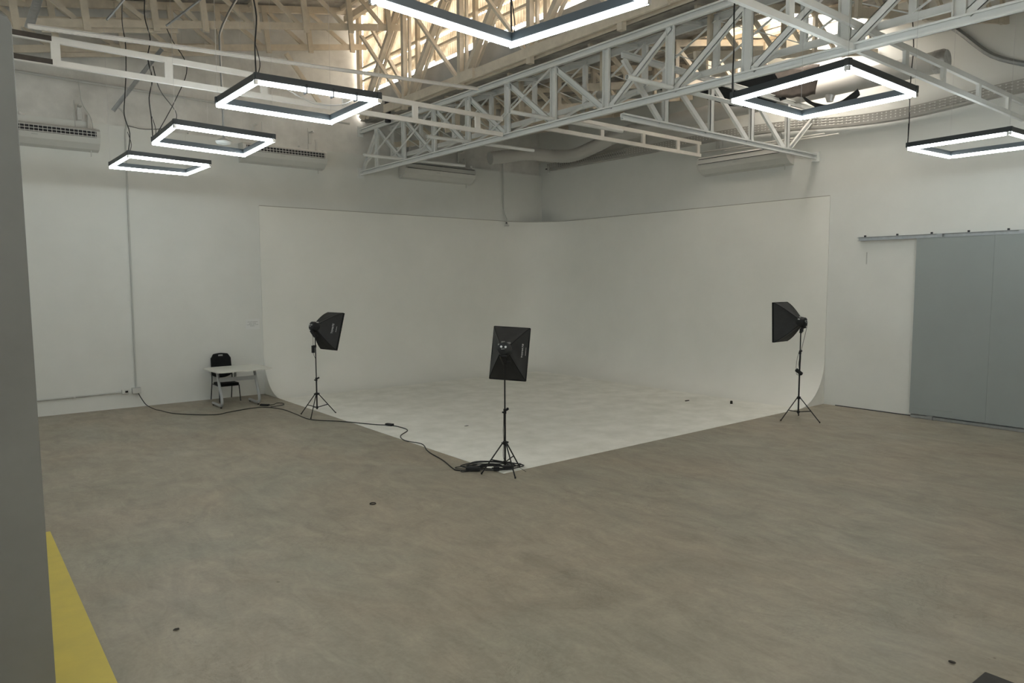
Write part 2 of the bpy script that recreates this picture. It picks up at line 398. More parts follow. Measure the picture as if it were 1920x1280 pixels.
for k, y in enumerate((-4.8, -7.0, -9.2, -11.4)):
    lattice(y, NX, b_n, t_n, ['beige timber lattice rafter crossing the top edge above the left wall', 'beige timber lattice rafter, fourth out from the left wall', 'beige timber lattice rafter, fifth out from the left wall', 'beige timber lattice rafter, sixth out from the left wall'][k], -19.8, -6.37)
for y, a, b, z in ((-2.45, -13.1, -11.0, 6.88), (-.22, -12.6, -9.7, 7.0)):
    m = MB(); m.beam((a, y, b_n(a) if y < -1 else b_far(a) - .02), (b, y, b_n(b) if y < -1 else b_far(b) - .02), .06, .24)
    o = m.build('splice_plank', 'wood_white'); tag(o, 'short beige plank bolted over the nearer lattice rafter chord' if y < -1 else 'short beige plank bolted low over the far lattice rafter chord', 'plank')
m = MB(); m.beam((-8.05, -.2, 7.9), (-7.25, -.2, 6.9), .05, .1, up=(1, 0, 0)); tag(m.build('wall_strut', 'wood_white'), 'short sloping beige timber strut against the upper left wall', 'strut')
m = MB(); m.beam((-6.05, -.5, 8.9), (-6.45, -2.9, 6.75), .06, .09, up=(1, 0, 0)); tag(m.build('diagonal_timber', 'wood_white'), 'slanting beige timber in front of the first clerestory sheets', 'strut')
m = MB(); m.tube([(-6.2, -1.6, 6.85), (-6.2, -1.6, 6.35)], .07, 12); tag(m.build('downpipe', 'dark_slot'), 'short dark pipe hanging beside the end of the timber beam', 'pipe')
# right bay lattices
for k, y in enumerate((-1.2, -3.4, -5.6, -7.8, -10.0, -12.2)):
    bb = lambda x: z2(x) - .85; tt = lambda x: z2(x) - .12
    e = world_thing('timber_lattice', ['cream timber lattice of the right bay nearest the left wall', 'cream timber lattice of the right bay, second from the left wall', 'cream timber lattice of the right bay, third from the left wall', 'cream timber lattice of the right bay above the steel cross truss', 'cream timber lattice of the right bay over the hanging black cloth', 'cream timber lattice of the right bay closest to the camera'][k], 'truss', (0, y, bb(0)), 'timber lattices under the right roof bay')
    part(e, 'bottom_chord', 'wood_white', lambda m: m.beam((-5.8, y, bb(-5.8)), (-.05, y, bb(-.05)), .05, .12))
    part(e, 'top_chord', 'wood_white', lambda m: m.beam((-5.8, y, tt(-5.8)), (-.05, y, tt(-.05)), .06, .12))
    xs = [-5.5, -4.5, -3.5, -2.5, -1.5, -.5]
    for i, x in enumerate(xs):
        part(e, 'upright', 'wood_white', lambda m: m.beam((x, y - .05, bb(x) - .08), (x, y - .05, tt(x)), .05, .1, up=(1, 0, 0)))
        if i: part(e, 'diagonal', 'wood_white', lambda m: m.beam((xs[i - 1] + .05, y + .04, tt(xs[i - 1])), (x - .05, y + .04, bb(x)), .04, .08, up=(1, 0, 0)))
for k, x in enumerate((-5.2, -3.0, -1.7, -.35)):
    m = MB(); m.beam((x, -.1, z2(x) - .04), (x, YB + .5, z2(x) - .04), .06, .08)
    tag(m.build('roof_purlin', 'wood_white'), ['timber purlin of the right bay just beyond the valley gutter', 'timber purlin halfway across the right roof bay', 'timber purlin under the translucent right roof sheets', 'timber purlin along the top of the right wall'][k], 'beam', 'timber purlins of the right roof bay')
for k, x in enumerate((-6.7, -8.9, -11.0, -13.1)):
    m = MB(); m.beam((x, .05, z1(x) - .06), (x, YB + .5, z1(x) - .06), .06, .09)
    tag(m.build('roof_purlin', 'wood_white'), ['timber purlin close beside the clerestory head', 'timber purlin of the left bay, second from the clerestory', 'timber purlin of the left bay, third from the clerestory', 'timber purlin of the left bay, furthest from the clerestory'][k], 'beam', 'timber purlins of the left roof bay')

# ================================================================== STEEL TRUSSES
NY = [-.85, -2.13, -3.41, -4.67, -5.95, -7.24, -8.5, -9.78, -11.07, -12.38, -13.62, -14.9, -16.18, -17.46, -18.7]
X1, ZB, ZT = -6.10, 5.37, 6.40
t = world_thing('steel_truss', 'long white steel channel truss running toward the camera across the hall, near face', 'truss', (X1, 0, ZB))
def chord(m, x, z, y0, y1, h=.11):
    m.channel((x, y0, z), (x, y1, z), .06, h, .012, 1); m.beam((x - .035, y0, z + h / 2 - .012), (x - .035, y1, z + h / 2 - .012), .012, .024); m.beam((x - .035, y0, z - h / 2 + .012), (x - .035, y1, z - h / 2 + .012), .012, .024)
part(t, 'bottom_chord', 'steel_white', lambda m: chord(m, X1, ZB, -.02, -19.2))
part(t, 'top_chord', 'steel_white', lambda m: chord(m, X1, ZT, -.02, -19.2))
def cvert(m, x, y, za, zb): m.channel((x, y, za), (x, y, zb), .06, .135, .01, 1, up=(0, 1, 0))
for i, y in enumerate(NY):
    part(t, 'upright', 'steel_white', lambda m: cvert(m, X1 + .01, y, ZB + .05, ZT - .05))
for i in range(len(NY)):
    if i == 0: a, b = (NY[0], ZT - .06), (-.05, ZB + .05)
    elif NY[i] >= -8.51: a, b = (NY[i - 1], ZT - .06), (NY[i] + .08, ZB + .06)
    else: a, b = (NY[i], ZT - .06), (NY[i - 1] - .08, ZB + .06)
    part(t, 'diagonal', 'steel_white', lambda m: m.channel((X1 + .03, a[0], a[1]), (X1 + .03, b[0], b[1]), .055, .10, .01, 1, up=(1, 0, 0) if False else (0, 0, 1)))
for i in (1, 2, 3, 5):
    part(t, 'cross_brace', 'steel_white', lambda m: m.beam((X1 - .03, NY[i] + .05, ZT - .08), (X1 - .03, NY[i - 1] + .5 if i > 1 else -.25, ZB + .15), .012, .04, up=(1, 0, 0)))
for z in (ZB, ZT): part(t, 'wall_bracket', 'steel_white', lambda m: m.box((X1, -.02, z), (.14, .04, .25)))
X2, ZB2, ZT2 = -5.45, 5.76, 6.52
t = world_thing('steel_truss', 'slimmer white steel truss parallel behind the long near one', 'truss', (X2, 0, ZB2))
part(t, 'bottom_chord', 'steel_white', lambda m: m.beam((X2, -.5, ZB2), (X2, -19.2, ZB2), .05, .09))
part(t, 'top_chord', 'steel_white', lambda m: m.channel((X2, -.3, ZT2), (X2, -19.2, ZT2), .05, .12, .01, 1))
NY2 = [-.47 - 1.38 * i for i in range(14)]
for i, y in enumerate(NY2):
    part(t, 'upright', 'steel_white', lambda m: m.beam((X2, y, ZB2), (X2, y, ZT2), .06, .09, up=(0, 1, 0)))
    if i:
        part(t, 'cross_brace', 'steel_white', lambda m: m.beam((X2 + .03, NY2[i - 1], ZT2 - .04), (X2 + .03, y, ZB2 + .04), .012, .04, up=(1, 0, 0)))
        part(t, 'cross_brace', 'steel_white', lambda m: m.beam((X2 - .03, y, ZT2 - .04), (X2 - .03, NY2[i - 1], ZB2 + .04), .012, .04, up=(1, 0, 0)))
for i in range(1, 13):
    y = NY[i]; part(t, 'spacer', 'steel_white', lambda m: m.beam((X1 + .02, y, ZT + .02), (X2, y - .1, ZT2 - .02), .03, .05)); part(t, 'spacer', 'steel_white', lambda m: m.beam((X1 + .02, y, ZB + .03), (X2, y - .1, ZB2), .025, .04))
# cross truss to the right wall
Y2, TB, TT = -8.80, 5.24, 6.20
t = world_thing('steel_truss', 'white steel cross truss running from the long truss to the right wall', 'truss', (-6, Y2, TB))
part(t, 'bottom_chord', 'steel_white', lambda m: (m.channel((-6.05, Y2, TB), (-.02, Y2, TB), .06, .10, .012, 1), m.beam((-6.05, Y2 - .035, TB + .04), (-.02, Y2 - .035, TB + .04), .012, .03), m.beam((-6.05, Y2 - .035, TB - .04), (-.02, Y2 - .035, TB - .04), .012, .03)))
part(t, 'top_chord', 'steel_white', lambda m: m.channel((-6.05, Y2, TT), (-.02, Y2, TT), .06, .10, .012, 1))
TX = [-6.05, -4.98, -3.71, -2.44, -1.17]
for i, x in enumerate(TX[1:]):
    part(t, 'upright', 'steel_white', lambda m: m.channel((x, Y2, TB + .04), (x, Y2, TT - .04), .06, .11, .01, 1, up=(1, 0, 0)))
    part(t, 'diagonal', 'steel_white', lambda m: m.channel((x - .1, Y2 + .02, TB + .05), (TX[i] + .04, Y2 + .02, TT - .05), .05, .09, .01, 1))
part(t, 'diagonal', 'steel_white', lambda m: m.channel((-1.05, Y2 + .02, TB + .05), (-.05, Y2 + .02, TT - .1), .05, .09, .01, 1))
part(t, 'wall_bracket', 'steel_white', lambda m: m.box((-.03, Y2, TB), (.05, .16, .2)))
# pipes lying across the long truss
for k, y in enumerate((-2.05, -4.66, -7.24, -9.83, -12.38)):
    z = ZB + .095
    m = MB(); m.pipe((-7.08, y, z - .012), (-4.35, y - .02, z + .01), .034)
    tag(m.build('steel_pipe', 'steel_white', smooth=True), ['white open-ended pipe across the long truss, nearest the left wall', 'white open-ended pipe across the long truss, second from the left wall', 'white open-ended pipe across the long truss, above the corner of the backdrop', 'white open-ended pipe across the long truss beside the cross truss', 'white open-ended pipe across the long truss above the hanging light nearest the right'][k], 'pipe', 'pipes through the long steel truss')

def ladder(y, x0, x1, zb, zt, posts, lab, mt='rail_white', brown=None):
    e = world_thing('ladder_beam', lab, 'beam', (x0, y, zb))
    part(e, 'bottom_rail', mt, lambda m: m.beam((x0, y, zb), (x1, y, zb), .05, .075))
    part(e, 'top_rail', mt, lambda m: m.beam((x0, y, zt), (x1, y, zt), .05, .075))
    for x in posts: part(e, 'upright', mt, lambda m: m.beam((x, y, zb + .03), (x, y, zt - .03), .045, .10, up=(1, 0, 0)))
    return e
e = ladder(-6.05, -16.5, -6.3, 5.36, 5.64, [-15.9, -14.6, -13.36, -12.06, -10.76, -9.46, -8.18, -6.87], 'long white ladder beam hanging above the left row of lights')
for dx in (0,):
    part(e, 'bare_section', 'brown_sheet', lambda m: (m.box((-15.0, -6.08, 5.365), (3.2, .012, .06)), m.box((-15.0, -6.08, 5.645), (3.2, .012, .06))))
ladder(-6.1, -5.4, -.35, 5.60, 5.88, [-5.0, -3.7, -2.4, -1.2, -.45], 'white ladder beam beyond the long truss reaching toward the corner of the hall')
ladder(-12.5, -13.4, -.02, 5.38, 5.65, [-12.9, -11.4, -10.1, -8.75, -7.5, -5.9, -4.68, -3.46, -2.1, -.8], 'grey white ladder beam over the sliding door side, crossing above the lights', 'steel_white')
# rails, conduits and struts
m = MB(); m.channel((-13.66, -6.3, 5.68), (-7.02, -6.3, 6.02), .04, .05, .004, 1)
for k in range(60):
    x = -13.6 + k * .06; m.box((x, -6.322, 5.655 + .0512 * (x + 13.66)), (.03, .004, .012))
tag(m.build('perforated_rail', 'rail_white'), 'thin slotted metal rail sloping above the long ladder beam', 'rail')
m = MB(); m.tube([(-13.4, -.03, 6.63), (-6.4, -.03, 6.56)], .028, 8)
tag(m.build('wall_conduit', 'conduit_grey'), 'long grey conduit running along the upper left wall', 'conduit')
m = MB(); m.channel((-13.60, -5.8, 5.80), (-13.40, -5.8, 6.45), .06, .10, .005, 1)
for k in range(16): m.box((-13.59 + .0125 * k, -5.832, 5.84 + .04 * k), (.04, .004, .012))
tag(m.build('perforated_strut', 'galvanised'), 'slotted galvanised strut rising at the far left above the ladder beam', 'strut')
for k, (a, b) in enumerate((((-12.73, -5.8, 6.09), (-12.3, -5.8, 6.7)), ((-12.0, -5.8, 6.17), (-11.3, -5.8, 6.86)))):
    m = MB(); m.tube([a, b], .016, 6); tag(m.build('steel_rod', 'galvanised'), ['thin galvanised rod slanting up at the left, the lower one', 'thin galvanised rod slanting up over the timber chord'][k], 'rod')
m = MB(); m.channel((-11.90, -1.4, 5.84), (-11.05, -1.6, 7.08), .045, .07, .005, 1)
tag(m.build('diagonal_strut', 'galvanised'), 'grey galvanised strut slanting down to the left wall above the air conditioner', 'strut')
m = MB(); m.tube(smoothpath([(-9.75, -3, 8.3), (-10.12, -3, 7.74), (-10.38, -3, 7.2), (-10.41, -3, 6.9), (-10.40, -3, 6.0), (-10.40, -3, 5.27)], 5), .022, 8)
t = thing('pendant_dome', 'small white dome on a long bent galvanised pipe, inside the second light frame', 'fixture', (-10.41, -3, 5.15))
t['_w'] = 1; t['_o'] = [-10.41, -3, 5.15]
m.build('hanger_pipe', 'galvanised', t, smooth=True)
m = MB(); m.tube([(-10.41, -3, 5.27), (-10.41, -3, 5.24), (-10.41, -3, 5.21), (-10.41, -3, 5.17), (-10.41, -3, 5.155)], [.03, .10, .14, .12, .05], 20); m.build('dome', 'clear_white', t, smooth=True)
m = MB(); m.tube(smoothpath([(-11.62, -.04, 6.22), (-11.5, -.05, 6.16), (-11.43, -.05, 6.0), (-11.42, -.04, 5.8), (-11.45, -.03, 5.2), (-11.47, -.03, .42)], 4), [.017] * 21, 8)
t = thing('power_conduit', 'grey conduit dropping down the left wall to the floor socket', 'conduit', (-11.5, 0, .35)); t['_w'] = 1; t['_o'] = [-11.5, 0, .35]
m.v and m.build('drop_conduit', 'conduit_grey', t, smooth=True)
part(t, 'skirting_conduit', 'conduit_grey', lambda m: m.tube([(-14.0, -.03, .32), (-11.75, -.03, .345)], .018, 8))
part(t, 'junction_box', 'conduit_grey', lambda m: m.box((-11.47, -.05, .36), (.17, .10, .12)), bevel=.008)
part(t, 'socket', 'unit_white', lambda m: (m.box((-11.68, -.035, .35), (.13, .07, .10)), ), bevel=.008)
part(t, 'plug', 'black_plastic', lambda m: m.box((-11.66, -.08, .355), (.05, .03, .035)))
part(t, 'clip', 'unit_white', lambda m: m.box((-12.6, -.03, .325), (.035, .05, .05)))
# drop cable with socket by the backdrop top
t = thing('hanging_socket', 'white socket hanging on a conduit over the top edge of the backdrop', 'socket', (-1.48, -.1, 4.3)); t['_w'] = 1; t['_o'] = [-1.48, -.1, 4.3]
part(t, 'conduit', 'conduit_grey', lambda m: m.tube([(-1.56, -.04, 6.05), (-1.53, -.04, 5.0), (-1.52, -.04, 4.75)], .018, 8))
part(t, 'cable', 'conduit_grey', lambda m: m.tube(smoothpath([(-1.52, -.04, 4.78), (-1.50, -.07, 4.6), (-1.45, -.1, 4.45), (-1.48, -.1, 4.36)], 4), .012, 6))
part(t, 'socket_box', 'unit_white', lambda m: (m.box((-1.47, -.11, 4.27), (.15, .06, .05)), m.box((-1.47, -.11, 4.32), (.07, .05, .07))), bevel=.006)
part(t, 'plug', 'dark_slot', lambda m: m.box((-1.50, -.14, 4.34), (.03, .03, .04)))

# ================================================================== AIR CONDITIONERS
def ac_unit(L, closed=False):
    # local: runs along +x, front faces -y, back at y=0, z=0 is the bottom
    parts = []
    P = [(0, .42), (-.26, .42), (-.34, .37), (-.36, .24), (-.30, .13), (-.16, .03), (0, 0)]
    m = MB(); m.extrude([(0, y, z) for y, z in P], (0, 0, 0), (L, 0, 0)); parts.append(('casing', m, 'unit_white'))
    d = V((0, -.02, -.13)); nrm = V((0, -1, .15)).normalized()
    if closed:
        m = MB(); m.box((L / 2, -.345, .365), (L - .1, .02, .012)); m.box((L / 2, -.365, .245), (L - .1, .02, .01)); parts.append(('slot', m, 'dark_slot'))
    else:
        m = MB(); m.box((L / 2 + .0, -.352, .305), (L - .14, .012, .14), M=Matrix.Rotation(-.15, 3, 'X')); parts.append(('outlet', m, 'dark_slot'))
        m = MB(); n = int(L / .075)
        for i in range(n): m.box((.09 + (L - .18) * i / (n - 1), -.362, .305), (.008, .018, .135), M=Matrix.Rotation(-.15, 3, 'X'))
        m.box((L / 2, -.366, .305), (L - .14, .012, .01)); m.box((L / 2, -.358, .362), (L - .12, .02, .012)); m.box((L / 2, -.372, .248), (L - .12, .02, .012))
        parts.append(('louvre', m, 'unit_white'))
    m = MB(); m.box((L * .45, -.352, .19), (.1, .012, .018), M=Matrix.Rotation(.45, 3, 'X')); parts.append(('badge', m, 'conduit_grey'))
    m = MB(); m.box((L * .97, -.2, .43), (.03, .1, .02)); m.tube([(L * .93, -.1, .02), (L * .93, -.1, -.10)], .012, 6); parts.append(('drain', m, 'unit_white'))
    return parts
def place_ac(lab, loc, rz, L, closed):
    e = thing('air_conditioner', lab, 'air conditioner', loc, rz, 'wall hung air conditioners')
    for n, m, mt in ac_unit(L, closed): m.build(n, mt, e, label='open black louvred outlet' if n == 'louvre' else None)
    m = MB()
    for x in (L * .25, L * .8): m.tube([(x, -.15, .42), (x, -.15, .95)], .007, 6); 
    m.build('hanging_rod', 'conduit_grey', e)
    m = MB(); m.tube(smoothpath([(L * .92, -.06, .4), (L * .93, -.05, .62), (L * .93, .0, .72)], 4), .035, 8); m.build('refrigerant_pipe', 'unit_white', e, smooth=True)
    m = MB()
    for x in (.35, L * .85): m.box((x, -.03, .75), (.07, .05, .28)); m.box((x, -.14, .86), (.05, .24, .03))
    m.build('bracket', 'unit_white', e)
place_ac('white air conditioner with open black louvres, far left behind the grey panel', (-13.95, 0, 5.25), 0, 2.0, False)
place_ac('white air conditioner with open black louvres behind the second light frame', (-9.15, 0, 5.34), 0, 2.0, False)
place_ac('white air conditioner with closed front under the end of the long truss', (-5.0, 0, 5.34), 0, 2.25, True)
place_ac('white air conditioner with closed front on the right wall', (0, -6.0, 5.14), -math.pi / 2, 2.3, True)

# ================================================================== DUCT, TRAY, CLOTHS on the right
t = world_thing('air_duct', 'fat pale duct with foil end running along the right wall', 'duct', (-.8, -8, 6.4))
part(t, 'straight_duct', 'duct_white', lambda m: m.tube([(-.85, -11.40, 6.43), (-.85, -4.7, 6.38)], .19, 22), smooth=True)
part(t, 'foil_end', 'foil', lambda m: m.tube([(-.85, -11.58, 6.43), (-.85, -11.52, 6.43), (-.85, -11.38, 6.43)], [.17, .2, .197], 22), smooth=True)
pts = smoothpath([(-.85, -4.75, 6.38), (-.95, -4.0, 6.32), (-1.0, -3.3, 6.16), (-1.05, -2.5, 6.02), (-1.2, -1.9, 6.06), (-1.75, -1.45, 6.12), (-2.35, -1.3, 6.02), (-2.9, -1.2, 5.92)], 14)
part(t, 'flexible_duct', 'duct_white', lambda m: m.tube(pts, [.17 + .005 * math.cos(i * math.pi) for i in range(len(pts))], 20), smooth=True)
part(t, 'saddle', 'foil', lambda m: m.tube([(-.85, -9.5, 6.25), (-.85, -9.5, 6.12)], [.10, .06], 14), smooth=True)
t = world_thing('cable_tray', 'perforated steel cable tray high along the right wall', 'cable tray', (-.1, -6, 5.75))
def trz(y): return 5.93 if y > -7 else 5.93 - .0 * (y + 7)
m = MB()
def trayz(y): return 5.93 - .20 * math.exp(-((y + 10.0) / 1.7) ** 2) - .08 / (1 + math.exp((y + 10.5) * 3))
N_ = 90
for i in range(N_):
    ya, yb = -.5 - 15.5 * i / N_, -.5 - 15.5 * (i + 1) / N_; za, zb = trayz(ya), trayz(yb)
    m.add([(-.22, ya, za), (-.22, yb, zb), (-.02, yb, zb), (-.02, ya, za)], [(0, 1, 2, 3)])
    for (z0, z1_) in ((-.01, .04), (.062, .092), (.114, .144), (.166, .19)): m.add([(-.222, ya, za + z0), (-.222, yb, zb + z0), (-.222, yb, zb + z1_), (-.222, ya, za + z1_)], [(0, 1, 2, 3)])
    d = .06
    for (z0, z1_) in ((.04, .062), (.092, .114), (.144, .166)):
        for hh in (0, .086): m.add([(-.222, ya - hh, za + z0), (-.222, ya - hh - d, za + z0), (-.222, ya - hh - d, za + z1_), (-.222, ya - hh, za + z1_)], [(0, 1, 2, 3)])
m.build('tray', 'tray_grey', t)
part(t, 'cables', 'dark_slot', lambda m: [m.tube(smoothpath([(-.1 - .03 * k, -.3 - .2 * k, 6.0 + .03 * k), (-.14, -1.4, 6.02 + .03 * k), (-.10, -2.6 - k * .3, 6.03 + .02 * (k % 2))], 4), .018, 6) for k in range(4)])
part(t, 'junction_box', 'unit_white', lambda m: (m.box((-.12, -.75, 6.02), (.2, .3, .05)), m.box((-.2, -.55, 5.95), (.05, .05, .2))))
# conduits by the right wall air conditioner
m = MB(); m.tube([(-.1, -5.9, 5.72), (-.35, -9.15, 5.63)], .014, 6); tag(m.build('conduit_pipe', 'rail_white'), 'thin white pipe above the right wall air conditioner, upper one', 'pipe')
m = MB(); m.tube([(-.1, -6.6, 5.66), (-.45, -9.5, 5.56)], .014, 6); tag(m.build('conduit_pipe', 'rail_white'), 'thin white pipe above the right wall air conditioner, lower longer one', 'pipe')
def cloth(lab, c00, c10, c11, c01, sag, mt, name='black_drape', fold=.02):
    c00, c10, c11, c01 = map(V, (c00, c10, c11, c01)); m = MB()
    def f(u, v):
        p = c00.lerp(c10, u).lerp(c01.lerp(c11, u), v)
        return p + V((fold * math.sin(v * 9 + u * 3), fold * math.cos(u * 17), -sag * 4 * u * (1 - u) + fold * math.sin(u * 23 + v * 5)))
    m.grid(f, 28, 8); f0 = m.build(name, mt, smooth=True); so = f0.modifiers.new('thick', 'SOLIDIFY'); so.thickness = .006
    return tag(f0, lab, 'cloth')
cloth('black cloth hanging in a sag under the duct, inside the right light frame', (-1.5, -9.25, 6.22), (-1.5, -10.35, 6.10), (-1.3, -10.30, 6.02), (-1.3, -9.25, 6.12), .24, 'dark_sheet', fold=.006)
cloth('large dark tarpaulin slung behind the cross truss', (-2.0, -6.9, 6.95), (-2.0, -8.9, 6.78), (-1.4, -8.9, 6.2), (-1.6, -7.2, 6.5), .16, 'dark_sheet', fold=.012)
cloth('dark brown tarpaulin hanging at the right of the black one', (-1.75, -8.45, 6.95), (-1.75, -9.75, 6.62), (-1.6, -9.6, 6.12), (-1.7, -8.6, 6.3), .06, 'brown_sheet', fold=.012)
cloth('narrow black strip of cloth above the cross truss bottom chord', (-2.0, -6.0, 6.98), (-2.0, -7.4, 6.90), (-1.9, -7.4, 6.72), (-1.9, -6.2, 6.86), .03, 'dark_sheet')
m = MB(); m.tube(smoothpath([(-.08, -10.75, 7.72), (-.06, -11.0, 7.5), (-.05, -11.45, 7.1), (-.05, -12.0, 6.55), (-.05, -12.6, 6.25)], 5), .045, 8)
tag(m.build('flexible_conduit', 'galvanised', smooth=True), 'grey flexible conduit curving down the upper right wall', 'conduit')

# ================================================================== HANGING LIGHT FRAMES
def light_frame(lab, corners, z=4.60, cable=0, up=None, ties=False, loose=False):
    # corners in order: a -> b -> c -> d around the frame
    c = sum((V((*p, 0)) for p in corners), V((0, 0, 0))) / 4
    e = thing('light_frame', lab, 'ceiling light', (c.x, c.y, z), 0, 'square tube light frames hanging from the roof')
    e['_w'] = 1; e['_o'] = [c.x, c.y, z]
    P = [V((p[0], p[1], z)) for p in corners]
    for i in range(4):
        a, b = P[i], P[(i + 1) % 4]; d = (b - a).normalized(); inn = (V((c.x, c.y, z)) - (a + b) / 2).normalized() * .03
        h0 = V((0, 0, .088))
        m = MB(); m.beam(a + inn + h0, b + inn + h0, .042, .07); hs = m.build('housing', 'black_housing', e)
        gap = .075 if i % 2 == 0 else .015
        m = MB(); n = 10; aa, bb = a + d * gap + inn, b - d * gap + inn; sd = d.cross(V((0, 0, 1)))
        n = 14
        prof = [(.0225 * math.cos(2 * math.pi * k / n), -.0225 * math.sin(2 * math.pi * k / n)) for k in range(n)]
        vs = [q + sd * o_ + V((0, 0, .031 + z_)) for q in (aa, bb) for o_, z_ in prof]
        fs = [(k, (k + 1) % n, n + (k + 1) % n, n + k) for k in range(n)] + [tuple(range(n)), tuple(range(n, 2 * n))[::-1]]
        m.add(vs, fs); m.build('light_tube', 'tube_light', e, smooth=True)
        m = MB(); m.box(b - d * .02 + inn + V((0, 0, .03)), (.03, .05, .04), rz=math.atan2(d.y, d.x)); m.build('end_connector', 'silver', e)
    zt = up or z + 2.6
    for i in range(4):
        p = P[i] + (V((c.x, c.y, z)) - P[i]) * .04 + V((0, 0, .11))
        part(e, 'suspension_wire', 'silver', lambda m: m.tube([p, V((p.x, p.y, zt))], .0022, 5))
    p = P[cable] + (V((c.x, c.y, z)) - P[cable]) * .03 + V((0, 0, .11)); rnd = random.Random(cable + int(c.y * 7))
    cps = [p] + [V((p.x + rnd.uniform(-.03, .03), p.y + rnd.uniform(-.03, .03), p.z + (zt - p.z) * k / 9)) for k in range(1, 10)]
    part(e, 'power_cable', 'black_plastic', lambda m: (m.tube(smoothpath(cps, 4), .0075, 6), m.tube(smoothpath([p + V((.02, 0, 0)), p + V((.05, .02, .12)), p + V((.0, .0, .3))], 4), .005, 5)))
    if ties:
        a, b = P[0], P[3]
        for f_ in (.38, .59, .78):
            q = a.lerp(b, f_) + V((0, .03, .035)); part(e, 'cable_tie', 'black_plastic', lambda m: m.box(q, (.012, .075, .09)))
    if loose:
        a, b = P[0], P[3]
        part(e, 'loose_wire', 'silver', lambda m: [m.tube(smoothpath([a + V((.1, .04, .12)), a.lerp(b, .25) + V((0, .08, .02)), a.lerp(b, .5) + V((0, .14 + k * .05, -.06)), a.lerp(b, .68) + V((0, .10, -.05)), a.lerp(b, .78) + V((0, .04, .02))], 4), .004, 5) for k in (0, 1)])
    return e
light_frame('bright square tube light frame cut by the top edge of the picture', [(-12.20, -12.0), (-10.77, -11.86), (-10.60, -13.25), (-12.03, -13.39)], cable=1)
light_frame('bright tube light frame in the left row with loose wires across it', [(-12.11, -9.46), (-12.12, -8.19), (-10.68, -8.15), (-10.73, -9.54)], cable=0, ties=True, loose=True)
light_frame('bright tube light frame around the small hanging white dome', [(-12.21, -6.79), (-12.15, -5.32), (-10.74, -5.11), (-10.82, -6.62)], cable=1)
light_frame('smallest looking tube light frame, furthest down the left row', [(-12.20, -3.98), (-12.22, -2.52), (-10.90, -2.45), (-10.87, -3.79)], cable=0)
light_frame('bright tube light frame under the long truss at upper right, black cloth seen through it', [(-7.93, -13.37), (-7.71, -11.92), (-6.25, -11.94), (-6.34, -13.35)], cable=1)
light_frame('bright tube light frame at the right edge above the grey sliding door', [(-3.21, -13.29), (-3.07, -11.87), (-1.68, -11.97), (-1.75, -13.38)], cable=1)
for k, (x, y) in enumerate(((-16.2, -16.2), (-16.2, -21.4), (-16.2, -11.8))):  # extra frames added out of view as fill light
    light_frame(['added unseen fill light frame beyond the left partition', 'added unseen fill light frame in the back left corner', 'added unseen fill light frame beyond the grey partition panel'][k], [(x - .7, y - .7), (x - .7, y + .7), (x + .7, y + .7), (x + .7, y - .7)])
# stray cable between the wall conduit and the light
m = MB(); m.tube(smoothpath([(-11.40, -.08, 5.85), (-11.2, -.6, 5.72), (-11.0, -1.6, 5.62), (-11.3, -3.4, 5.5), (-11.9, -4.9, 5.5), (-12.1, -5.4, 5.7)], 6), .007, 6)
tag(m.build('slack_cable', 'black_plastic'), 'black slack cable looping from the wall conduit toward the light frame', 'cable')
m = MB(); m.tube(smoothpath([(-12.02, -5.9, 6.1), (-11.95, -5.9, 5.95), (-11.78, -5.9, 5.62), (-11.9, -5.7, 5.2), (-12.1, -5.45, 4.75)], 6), .006, 6)
tag(m.build('slack_cable', 'black_plastic'), 'black cable dangling from the ladder beam to the second light frame', 'cable')
m = MB(); m.tube(smoothpath([(-12.24, -.05, 6.6), (-12.2, -.06, 6.2), (-12.05, -.06, 5.9), (-12.02, -.05, 5.5)], 5), .008, 6)
tag(m.build('wall_wire', 'conduit_grey'), 'thin grey wire hanging down the upper left wall above the air conditioner', 'wire')

# ================================================================== SLIDING DOOR
t = world_thing('sliding_door', 'large plain grey sliding door on the right wall', 'door', (-.07, -12.5, .05))
for k, (y0, y1) in enumerate(((-10.91, -12.195), (-12.205, -13.5), (-13.51, -14.8))):
    part(t, 'door_panel', 'door_grey', lambda m: m.box((-.07, (y0 + y1) / 2, 1.755), (.05, y0 - y1 + .008, 3.37)))
part(t, 'kick_strip', 'door_grey', lambda m: m.box((-.098, -11.3, .2), (.006, .7, .012)))
for y in (-11.3, -12.6, -13.9):
    part(t, 'roller_bracket', 'galvanised', lambda m: m.box((-.08, y, 3.47), (.04, .09, .06)))
t = world_thing('door_rail', 'dark galvanised overhead rail carrying the sliding door', 'rail', (-.08, -12, 3.47))
part(t, 'channel', 'galvanised', lambda m: m.channel((-.07, -9.78, 3.465), (-.07, -16.5, 3.465), .07, .07, .006, 1))
for k in range(7):
    part(t, 'bolt', 'dark_slot', lambda m: m.box((-.03, -9.9 - k * .62, 3.52), (.03, .03, .035)))
m = MB(); m.channel((-.12, -10.95, .03), (-.12, -16.5, .03), .05, .06, .006, -1); m.box((-.13, -11.3, .035), (.07, .09, .065))
tag(m.build('floor_track', 'galvanised'), 'low dark metal guide track on the floor under the sliding door', 'rail')
